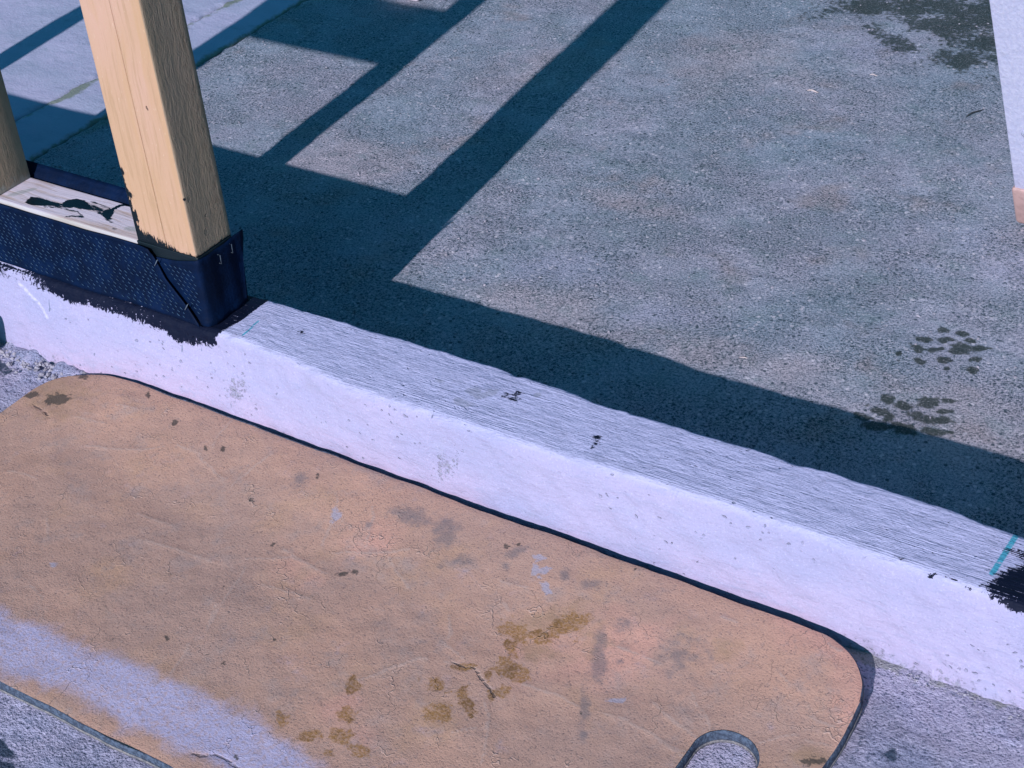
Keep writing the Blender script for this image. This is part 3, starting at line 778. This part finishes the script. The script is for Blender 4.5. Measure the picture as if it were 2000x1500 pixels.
post_attrs = {"tar": post_tar,
              "knot": lambda x, y, z: blobs(y, z + PLT, [(.0175, .2745, .0016, .0, .0, .0034), (.0188, .0986, .0024, 0, 0, .0036), (.0066, .1406, .0016, .0, .0, .003), (.0235, .0986, .005, 0, 0, .0004),
                                                         (.026, .2735, .008, 0, 0, .0005), (.0245, .1146, .0012, 0, 0, .0016)], 4) * (x > -.002) + blobs(x, z + PLT, [(-.0699, .2008, .0007, 0, 0, .0022), (-.0499, .1349, .0005, 0, 0, .0014), (-.031, .1167, .0009, 0, 0, .0012), (-.058, .3086, .0008, 0, 0, .001), (-.022, .235, .0016, 0, 0, .0024), (-.064, .255, .0005, 0, 0, .003)], 4) * (y < .003),
              "rough": lambda x, y, z: (x > -.0012) * (.35 + .65 * np.clip((y - .030) / .012, 0, 1)),  # rough-sawn right face; also carries its painted shade
              "flat": lambda x, y, z: x * 0}
post = thing("door_post", (0, 0, PLT), "doubled pine stud with black bitumen brushed round its foot", "post")
zs = (.008, .004, .0028)
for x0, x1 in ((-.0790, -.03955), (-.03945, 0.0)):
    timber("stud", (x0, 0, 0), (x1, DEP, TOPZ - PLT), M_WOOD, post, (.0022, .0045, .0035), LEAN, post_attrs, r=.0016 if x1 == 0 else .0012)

def stud(x, label):
    t = thing("wall_stud", (x, 0, PLT), label, "stud", "studs of the wall frame")
    timber("timber", (-.0415, 0, 0), (0, DEP, TOPZ - PLT), M_WOOD, t, (.02, .02, .02), LEAN,
           {"rough": lambda x, y, z: .3 * (x > -.001) + 0 * y, "grey": lambda x, y, z: .75 * np.exp(-z / .012) * (y > .0), "tar": lambda x, y, z: x * 0, "flat": lambda x, y, z: x * 0, "knot": lambda x, y, z: x * 0})  # rough also paints shade onto the right face
    return t
stud(-.2835, "single pine stud standing at the far end of the bitumen-smeared plate")
stud(-.589, "plain pine stud next along the wall frame, carrying one end of the block")
stud(-.887, "outermost pine stud of the wall frame beyond the block")
t = thing("blocking", (-.46, 0, .275), "short pine block fixed between two studs of the wall", "block")
timber("timber", (-.132, .0, 0), (.131, DEP, .082), M_WOODX, t, (.05, .05, .05), 0, {"flat": lambda x, y, z: x * 0 + 1})
t = thing("top_plate", (0, 0, TOPZ), "long pine top plate lying across all the studs", "plate")
timber("timber", (-1.35, 0, 0), (1.28, DEP, .04), M_WOODX, t, (.1, .03, .03), 0, {"flat": lambda x, y, z: x * 0 + 1})

# bottom plate with its membrane
def stroke(x, y):
    dabs = ([(-.2476, .0078), (-.2514, .0199), (-.2402, .0224), (-.2216, .022), (-.2094, .0223), (-.2065, .0182), (-.2239, .0109), (-.2367, .0057)],
            [(-.1996, .0169), (-.2087, .0226), (-.2088, .0317), (-.2014, .038), (-.1892, .0392), (-.1734, .0321), (-.1652, .027), (-.1767, .0242), (-.1911, .0219)],
            [(-.1548, .0265), (-.1551, .0336), (-.1505, .0403), (-.1425, .0324), (-.1373, .0207), (-.1372, .0172), (-.1471, .0213)])
    thin = (([(-.1834, .0401), (-.1667, .0389), (-.151, .0373)], .0018, .55), ([(-.1496, .0371), (-.148, .0469), (-.1438, .0516), (-.12, .0518)], .0018, .9), ([(-.222, .009), (-.2055, .015), (-.1813, .0175), (-.1661, .0122)], .0012, .58),
            ([(-.1841, .0037), (-.1778, .0084), (-.1669, .0119)], .0014, .7), ([(-.2209, .0168), (-.2056, .0195), (-.1961, .0213)], .004, .62), ([(-.1373, .0207), (-.1161, .0064)], .0022, .52),
            ([(-.1734, .0321), (-.1599, .0295), (-.1514, .0264)], .0035, .62))
    m = 0 * x
    for p in dabs: m = np.maximum(m, poly_mask(x, y, p, .0045))
    for L, w, a in thin: m = np.maximum(m, a * np.clip(1.25 - seg_dist(x, y, L) / (2 * w), 0, 1))
    return m
plate = thing("bottom_plate", (0, 0, 0), "pale timber sole plate wrapped in dark dimpled membrane on the kerb", "plate")
xs_flat = lambda x, y, z: x * 0 + 1
V, F = rbox((-1.35, 0, 0.0005), (0, DEP, PLT), .0012, (.0024, .0015, .025))
timber_at = {"tar": np.maximum(stroke(V[:, 0], V[:, 1]) * (V[:, 2] > PLT - .001), (1 / (1 + np.exp(-(V[:, 0] + .080) / .001))) * np.maximum(V[:, 1] < .01, V[:, 0] > -.003) * .98),
             "flat": np.ones(len(V)), "knot": np.zeros(len(V)), "rough": np.zeros(len(V)),
             "grey": np.maximum(blobs(V[:, 0], V[:, 1], [(-.268, .022, .010, .016, -.004, .003), (-.101, .016, .010, .003, -.002, .005)], 3), 1.0 * (V[:, 1] < .0007))}
mesh_obj("timber", V, F, M_WOODX, plate, attrs=timber_at)

def sheet(name, P, mat, parent, thick, **props):
    """a thin sheet from a grid of points, given thickness along its own normals"""
    P = np.asarray(P, float); nu, nv = P.shape[:2]
    du = np.gradient(P, axis=0); dv = np.gradient(P, axis=1)
    N = np.cross(du, dv); N /= np.linalg.norm(N, axis=2, keepdims=True) + 1e-12
    V = np.concatenate([P.reshape(-1, 3), (P + N * thick).reshape(-1, 3)])
    f = grid_faces(nu, nv); k = nu * nv
    F = f[:, ::-1].tolist() + (f + k).tolist()
    ring = [i * nv for i in range(nu)] + [(nu - 1) * nv + j for j in range(1, nv)] + [i * nv + nv - 1 for i in range(nu - 2, -1, -1)] + [j for j in range(nv - 2, 0, -1)]
    for a, b in zip(ring, ring[1:] + ring[:1]): F.append([a, b, b + k, a + k])
    return mesh_obj(name, V, F, mat, parent, **props)
# front sheet, cut off on the slant beside the post
zz = np.linspace(.0015, .0757, 26)
xe = np.interp(zz, [0, .0027, .0214, .0457, .0664, .0757], [-.006, -.0076, -.0237, -.0453, -.0553, -.0615])
P = np.zeros((160, 26, 3))
for j, z in enumerate(zz):
    x = -1.35 + (xe[j] + 1.35) * np.linspace(0, 1, 160) ** .55
    P[:, j, 0] = x
    P[:, j, 1] = -.0034 + .0016 * fbm(x, x * 0 + z, 14, 3, 110) - .0022 * np.exp((x - xe[j]) / .012) - .004 * np.exp(-z / .010) * 1.0 - .001 * (z > .07)
    P[:, j, 2] = z + .0012 * fbm(x, x * 0, 10, 2, 112) * (j == 25)
front = sheet("membrane", P, M_MEMB, plate, -.0012, label="dimpled sheet over the plate's face, cut on a slant")
parts = []
for zi in range(15):
    for xi in range(190):
        z = .0075 + zi * .0044; x = -1.15 + xi * .0078 + 2.0 * (.0735 - z) % .0078 + (zi % 2) * .0022
        e = np.interp(z, zz, xe)
        if x > e - .006 or x < -.99 or random.random() < .08 + .25 * (float(vnoise(np.array([x]), np.array([z]), 22, 118)[0]) > .35): continue
        xr = random.gauss(0, .0002); L = random.uniform(.0006, .00115); w = random.uniform(.00016, .00030)
        y = -.0049 + .0016 * float(fbm(np.array([x]), np.array([z]), 14, 3, 110)[0]) - .0022 * math.exp((x - e) / .012) - .004 * math.exp(-z / .010)
        c = np.array([x + xr, y, z]); d = np.array([1.6 * L, 0, -L]); q = np.array([.55 * w, 0, w])
        v = np.array([c - d - q, c - d + q, c + d + q, c + d - q, c + np.array([0, -.0007, 0]) - d * .4, c + np.array([0, -.0007, 0]) + d * .4])
        parts.append((v, [[0, 1, 4], [1, 2, 5, 4], [2, 3, 5], [3, 0, 4, 5]]))
V, F = join(parts)
mesh_obj("dimples", V, F, M_DASH, front, smooth=False, kind="stuff")

# piece folded round the end of the plate
top_f = lambda x: np.interp(x, [-.09, -.0553, -.0293, -.0035, 0], [.060, .0664, .069, .0752, .0765])
path = [(x, -.0016) for x in np.linspace(-.085, -.002, 24)] + [(.0008, -.0005), (.0016, .003)] + [(.0018 + .0006 * math.sin(k), y) for k, y in enumerate(np.linspace(.006, DEP + .001, 12))] + [(.0026, DEP + .007), (.0034, DEP + .013)]
P = np.zeros((len(path), 18, 3))
for i, (x, y) in enumerate(path):
    zt = top_f(x) if i < 24 else (.0768 - .0012 * math.sin(y / DEP * 3.1) if y < DEP + .002 else np.interp(y, [DEP, DEP + .013], [.0765, .0785]))
    zb = .001 if y < DEP + .002 else np.interp(y, [DEP, DEP + .013], [.010, .0755])
    for j, t in enumerate(np.linspace(0, 1, 18)):
        z = zb + (zt - zb) * t
        bulge = .0045 * math.exp(-z / .008)
        P[i, j] = (x + (bulge if i >= 25 else 0), y - (bulge * .8 if i < 25 else 0), z)
corner = sheet("membrane", P, M_MEMB, plate, -.0010, label="piece of membrane folded round the plate's end")
parts = []
for zi in range(11):
    for xi in range(8):
        x = -.050 + xi * .0066 + (zi % 2) * .003; z = .014 + zi * .0048
        if x < np.interp(z, zz, xe) + .006 or x > -.004 or z > top_f(x) - .004: continue
        c = np.array([x, -.0030, z]); L = .0009; w = .00025
        d = np.array([1.6 * L, 0, -L]); q = np.array([.5 * w, 0, w])
        parts.append((np.array([c - d - q, c - d + q, c + d + q, c + d - q, c + np.array([0, -.0006, 0])]), [[0, 1, 4], [1, 2, 4], [2, 3, 4], [3, 0, 4]]))
V, F = join(parts); mesh_obj("dimples", V, F, M_DASH, corner, smooth=False, kind="stuff")
# strip standing out behind the plate
P = np.zeros((60, 6, 3))
for i, x in enumerate(np.linspace(-1.35, -.082, 60)):
    for j, t in enumerate(np.linspace(0, 1, 6)):
        fl = 1.0 + .15 * float(vnoise(np.array([x]), np.array([0.]), 9, 115)[0])
        P[i, j] = (x, DEP + .0006 + .015 * t * fl, .060 + .018 * min(1, t * 2.5) + .010 * t * t * fl)
back = sheet("membrane", P, M_MEMB, plate, .001, label="edge of the membrane standing out behind the plate")

def staple(c, along, out):
    c = Vector(c); a = Vector(along).normalized() * .0050; o = Vector(out).normalized()
    V, F = tube([c - a - o * .002, c - a + o * .0009, c + a + o * .0009, c + a - o * .002], .00045, 5)
    mesh_obj("staple", V, F, M_STEEL, corner)
staple((.0032, .0268, .064), (0, .0, 1), (1, 0, 0)); staple((.0034, .0448, .0670), (0, .0, 1), (1, 0, 0))
for c in ((-.0515, -.0075, .0640), (-.0200, -.0090, .0215)):
    cc = Vector(c); V, F = tube([cc + Vector((-.0028, .002, -.0042)), cc + Vector((-.0026, 0, -.0038)), cc + Vector((.0026, 0, .0038)), cc + Vector((.0028, .002, .0042))], .00045, 5)
    mesh_obj("staple", V, F, M_STEEL, front)

# far side of the opening (out of the picture)
t = thing("bottom_plate", (.855, 0, 0), "short timber sole plate at the far side of the opening", "plate")
timber("timber", (0, 0, .0005), (.42, DEP, PLT), M_WOODX, t, (.05, .03, .03), 0, {"flat": xs_flat})
t = thing("door_post", (.855, 0, PLT), "doubled pine stud at the far side of the opening", "post")
for x0, x1 in ((0, .0395), (.0397, .079)): timber("stud", (x0, 0, 0), (x1, DEP, TOPZ - PLT), M_WOOD, t, (.02, .02, .05))

# ------------------------------------------------------------------ kneeling mat with a hand slot
def rrect(x0, x1, y0, y1, r, step=.004, nz=0.0, seed=0):
    pts = []
    for cx, cy, a0 in ((x1 - r, y1 - r, 0), (x0 + r, y1 - r, 90), (x0 + r, y0 + r, 180), (x1 - r, y0 + r, 270)):
        for w in np.linspace(a0, a0 + 90, max(6, int(r * 1.57 / step)) + 1): pts.append((cx + r * math.cos(math.radians(w)), cy + r * math.sin(math.radians(w))))
    out = []
    for (ax, ay), (bx, by) in zip(pts, pts[1:] + pts[:1]):
        k = max(1, int(math.hypot(bx - ax, by - ay) / step))
        for i in range(k): out.append((ax + (bx - ax) * i / k, ay + (by - ay) * i / k))
    P = np.array(out)
    T = np.roll(P, -1, 0) - np.roll(P, 1, 0); T /= np.linalg.norm(T, axis=1, keepdims=True) + 1e-9
    N = np.stack([T[:, 1], -T[:, 0]], 1)
    if nz: P = P + N * (nz * fbm(P[:, 0], P[:, 1], 28, 3, seed))[:, None]
    return P, N
outer, oN = rrect(-.195, .7405, -.412, -.0313, .066, .004, .0011, 120)
outer[:, 1] -= np.where(outer[:, 1] > -.09, .008 * np.clip((outer[:, 0] - .02) / .35, 0, 1), 0)
slot, sN = rrect(.6425, .6940, -.263, -.1685, .0255, .003, .0004, 125)
mat_c = (.27, -.217)
inset = outer - oN * .0016; ins2 = outer - oN * .0006
sinset = slot + sN * .0016
gx, gy = np.meshgrid(np.arange(-.195, .742, .0026), np.arange(-.412, -.02, .0026), indexing='ij')
gx = gx.ravel() + rng.uniform(-.0003, .0003, gx.size); gy = gy.ravel() + rng.uniform(-.0003, .0003, gy.size)
keep = in_poly(gx, gy, [tuple(p) for p in outer - oN * .0034]) & ~in_poly(gx, gy, [tuple(p) for p in slot + sN * .0034])
cand = np.concatenate([inset, sinset, np.stack([gx[keep], gy[keep]], 1)])
no, ns = len(inset), len(sinset)
edges = [(i, (i + 1) % no) for i in range(no)] + [(no + i, no + (i + 1) % ns) for i in range(ns)]
vo, eo, fo, *_ = delaunay_2d_cdt([Vector(p) for p in cand], edges, [], 0, 1e-7)
P2 = np.array([tuple(v) for v in vo]); T = np.array([f for f in fo if len(f) == 3])
cen = P2[T].mean(1)
ok = in_poly(cen[:, 0], cen[:, 1], [tuple(p) for p in inset]) & ~in_poly(cen[:, 0], cen[:, 1], [tuple(p) for p in sinset])
T = T[ok]
x, y = P2[:, 0], P2[:, 1]
crease = np.zeros_like(x)
jx = .0016 * fbm(x, y, 70, 3, 130); jy = .0016 * fbm(x, y, 70, 3, 134)
for L in CREASE: crease = np.maximum(crease, np.clip(1 - seg_dist(x + jx, y + jy, L) / .0029, 0, 1))
crack = np.zeros_like(x)
for L in CRACK: crack = np.maximum(crack, np.clip(1 - seg_dist(x + jx, y + jy, L) / .0024, 0, 1))
def LIFT(x, y):
    t = np.clip((y + .17) / .13, 0, 1)      # the mat rides up on the mortar at the kerb's foot
    return .0092 * t * t * (3 - 2 * t) * np.clip((x + .2) / .1, .25, 1)
def mat_z(x, y): return .0016 * fbm(x, y, 7, 3, 140) + .0005 * fbm(x, y, 40, 3, 144) + LIFT(x, y)
z = MATZ + mat_z(x, y) + .0005 * crease - .0008 * crack
de = np.minimum(seg_dist(x, y, [tuple(p) for p in outer[::3]] + [tuple(outer[0])]), 9)
z -= .0012 * np.exp(-de / .0022)
mat_at = {"crease": crease, "crack": crack, "brown": blobs(x, y, BROWN, 2.4, .55, 70, 150), "tan": blobs(x, y, TANRING, 1.7, .35, 30, 153), "grey": blobs(x, y, GREY, 1.9, .45, 35, 156),
          "dark": blobs(x, y, DARK, 2.6, .5, 120, 159), "white": blobs(x, y, WHITE, 3, .5, 80, 162), "dust": poly_mask(x, y, DUST[0], .022)}
mat_o = thing("kneeling_mat", (0, 0, 0), "tan foam kneeling mat with rounded corners and a hand slot", "mat")
mesh_obj("top_skin", np.stack([x, y, z], 1), T, M_MAT, mat_o, attrs=mat_at)
def wall(P, N, sgn, rows_, name, mat):
    """vertical band round a closed outline; rows_ = (inset, z offset or None for the skin)"""
    V = []
    for ins, zz_ in rows_:
        q = P - N * ins * sgn
        zq = MATZ + mat_z(q[:, 0], q[:, 1]) - .0012 * math.exp(-.0016 / .0022) if zz_ is None else (zz_ + LIFT(q[:, 0], q[:, 1]))
        V.append(np.column_stack([q, np.broadcast_to(zq, (len(q),))]))
    n_ = len(P); r_ = len(rows_); V = np.concatenate(V); F = []
    for k in range(r_ - 1):
        for i in range(n_):
            a, b = k * n_ + i, k * n_ + (i + 1) % n_
            F.append([a, a + n_, b + n_, b])
    return mesh_obj(name, V, F, mat, mat_o)
wall(outer, oN, 1, [(.0016, None), (.0005, MATZ - .0012), (.0, MATZ - .0032), (.0002, MATZ - .0075), (.0006, MATZ - .0095)], "edge", M_FOAM)
wall(outer, oN, 1, [(.0002, MATZ - .0090), (-.0004, MATZ - .0095), (-.0002, MATZ - .0118), (.003, MATZ - .0120)], "backing", M_FOAM2)
wall(slot, sN, -1, [(.0016, None), (.0005, MATZ - .0012), (.0, MATZ - .0032), (.0002, MATZ - .0085), (.0006, MATZ - .0095)], "slot_edge", M_FOAM)
wall(slot, sN, -1, [(.0002, MATZ - .0090), (-.0004, MATZ - .0095), (-.0002, MATZ - .0118), (.003, MATZ - .0120)], "backing", M_FOAM2)

# ------------------------------------------------------------------ white ladder leaning into the opening
lad = thing("ladder", (.5861, .7684, SLAB), "white painted ladder with a tan rubber foot leaning across the floor", "ladder")
LY = -.584
def lean_box(name, lo, hi, mat, parent, r=.002, step=(.02, .02, .05)):
    V, F = rbox(lo, hi, r, step)
    V[:, 1] += LY * V[:, 2]
    return mesh_obj(name, V, F, mat, parent)
for x0 in (0.0, .34):
    rail = lean_box("rail", (x0, -.012, .058), (x0 + .062, .018, 1.235), M_WHITE, lad)
    lean_box("rubber_foot", (x0 - .0035, -.016, .0), (x0 + .0655, .022, .066), M_RUBBER, rail, .005)
    V, F = tube([(x0 + .0215, .0 - .012, .0), (x0 + .0215, -.0142, .0), (x0 + .0215, -.0150, .0)], [.0044, .0044, .0028], 14)
    V2, F2 = tube([(x0 + .0215, -.0150, 0), (x0 + .0215, -.0152, 0)], [.0016, .0016], 6)
    V, F = join([(V, F), (V2, F2)]); V[:, 2] += .166; V[:, 1] += LY * .166
    mesh_obj("screw", V, F, M_ZINC, rail)
for k in range(4):
    z = .25 + k * .26
    V, F = rbox((.060, -.008, z), (.342, .014, z + .022), .003, (.05, .02, .02)); V[:, 1] += LY * V[:, 2]
    mesh_obj("rung", V, F, M_WHITE, lad)

# ------------------------------------------------------------------ small loose things
def straw(name, p, q, r, mat, label, cat, z=SLAB, group=None, bend=.03):
    a = Vector((p[0], p[1], 0)); b = Vector((q[0], q[1], 0)); d = b - a; nrm = Vector((-d.y, d.x, 0)) * bend
    pts = [a + d * t + nrm * math.sin(t * 3.1) + Vector((0, 0, r + .0016 + .0012 * math.sin(t * 5))) for t in np.linspace(0, 1, 6)]
    c = (a + b) / 2
    V, F = tube([tuple(v - c) for v in pts], [r * .5, r, r * 1.1, r, r * .9, r * .4], 5)
    o = mesh_obj(name, V, F, mat); o.location = (c.x, c.y, z)
    o["label"] = label; o["category"] = cat
    if group: o["group"] = group
straw("twig", (.4365, .9905), (.4485, 1.0230), .0011, M_TWIG, "thin dark twig lying beside the ladder on the rough floor", "twig")
straw("straw", (.2140, .9800), (.2300, .9825), .0011, M_STRAW, "pale broken straw on the open rough floor", "straw", bend=.06)
straw("straw", (.2720, 1.062), (.2830, 1.066), .0008, M_STRAW, "thin pale straw near the damp patch on the floor", "straw")
straw("straw", (.1790, .2010), (.1960, .2030), .0013, M_STRAW, "straw lying in the kerb's shadow", "straw")
straw("straw", (.4180, .3480), (.4330, .3510), .0006, M_STRAW, "white thread-like straw just beyond the kerb's shadow", "straw")
straw("bark_chip", (.0910, -.0215), (.1015, -.0185), .0010, M_TWIG, "curled dark shaving caught between mat and kerb", "shaving", z=MATZ + .001, bend=.5)

o = thing("wood_offcut", (-.503, 1.075, SLAB), "small pink-tan timber offcut lying past the block's shadow", "offcut")
V, F = rbox((-.022, -.046, .001), (.022, .05, .020), .005, (.01, .01, .01)); V[:, :2] += .0015 * rng.normal(size=(len(V), 2)) * 0
mesh_obj("timber", V, F, M_WOODX, o, attrs={"flat": np.ones(len(V))})

o = thing("paving_block", (-.40, -.135, GRND), "grey concrete block standing on the yard close to the kerb", "block")
V, F = rbox((-.105, -.05, .0), (.108, .05, .073), .008, (.02, .02, .02))
mesh_obj("block", V, F, M_BLOCK, o)

# crumbs and grit
ico = np.array([(0, 0, 1), (.9, 0, .3), (.28, .85, .3), (-.72, .53, .3), (-.72, -.53, .3), (.28, -.85, .3), (.7, .5, -.4), (-.3, .8, -.4), (-.85, 0, -.4), (-.3, -.8, -.4), (.7, -.5, -.4), (0, 0, -.8)])
icf = [[0, 1, 2], [0, 2, 3], [0, 3, 4], [0, 4, 5], [0, 5, 1], [1, 6, 2], [2, 7, 3], [3, 8, 4], [4, 9, 5], [5, 10, 1], [6, 7, 2], [7, 8, 3], [8, 9, 4], [9, 10, 5], [10, 6, 1], [11, 7, 6], [11, 8, 7], [11, 9, 8], [11, 10, 9], [11, 6, 10]]
def grit(name, pts, label, cat, mat):
    parts = []
    for (x, y, z, r) in pts:
        v = ico * (1 + .35 * rng.uniform(-1, 1, (12, 1))) * r * np.array([rng.uniform(.7, 1.4), rng.uniform(.7, 1.4), .6])
        a = rng.uniform(0, 6.28); c, s = math.cos(a), math.sin(a)
        v = np.column_stack([v[:, 0] * c - v[:, 1] * s, v[:, 0] * s + v[:, 1] * c, v[:, 2]])
        parts.append((v + np.array([x, y, z]), icf))
    V, F = join(parts)
    mesh_obj(name, V, F, mat, smooth=False, label=label, category=cat, kind="stuff")
pts = [(rng.uniform(-.62, .78), rng.uniform(.12, 1.42), SLAB + .0005, abs(rng.normal(.0007, .0005)) + .0004) for _ in range(900)]
grit("floor_grit", pts, "pale loose grit scattered over the rough floor", "grit", M_GRIT)
pts = [(rng.uniform(-.5, -.16), -.033 - abs(rng.normal(0, .014)), GRND + .004, abs(rng.normal(.0011, .0008)) + .0006) for _ in range(420)]
pts += [(rng.uniform(.72, 1.0), -.031 - abs(rng.normal(0, .005)), GRND + .0005, abs(rng.normal(.0004, .0004)) + .0003) for _ in range(160)]
grit("mortar_crumbs", pts, "pale mortar crumbs along the foot of the kerb", "crumbs", M_GRIT)
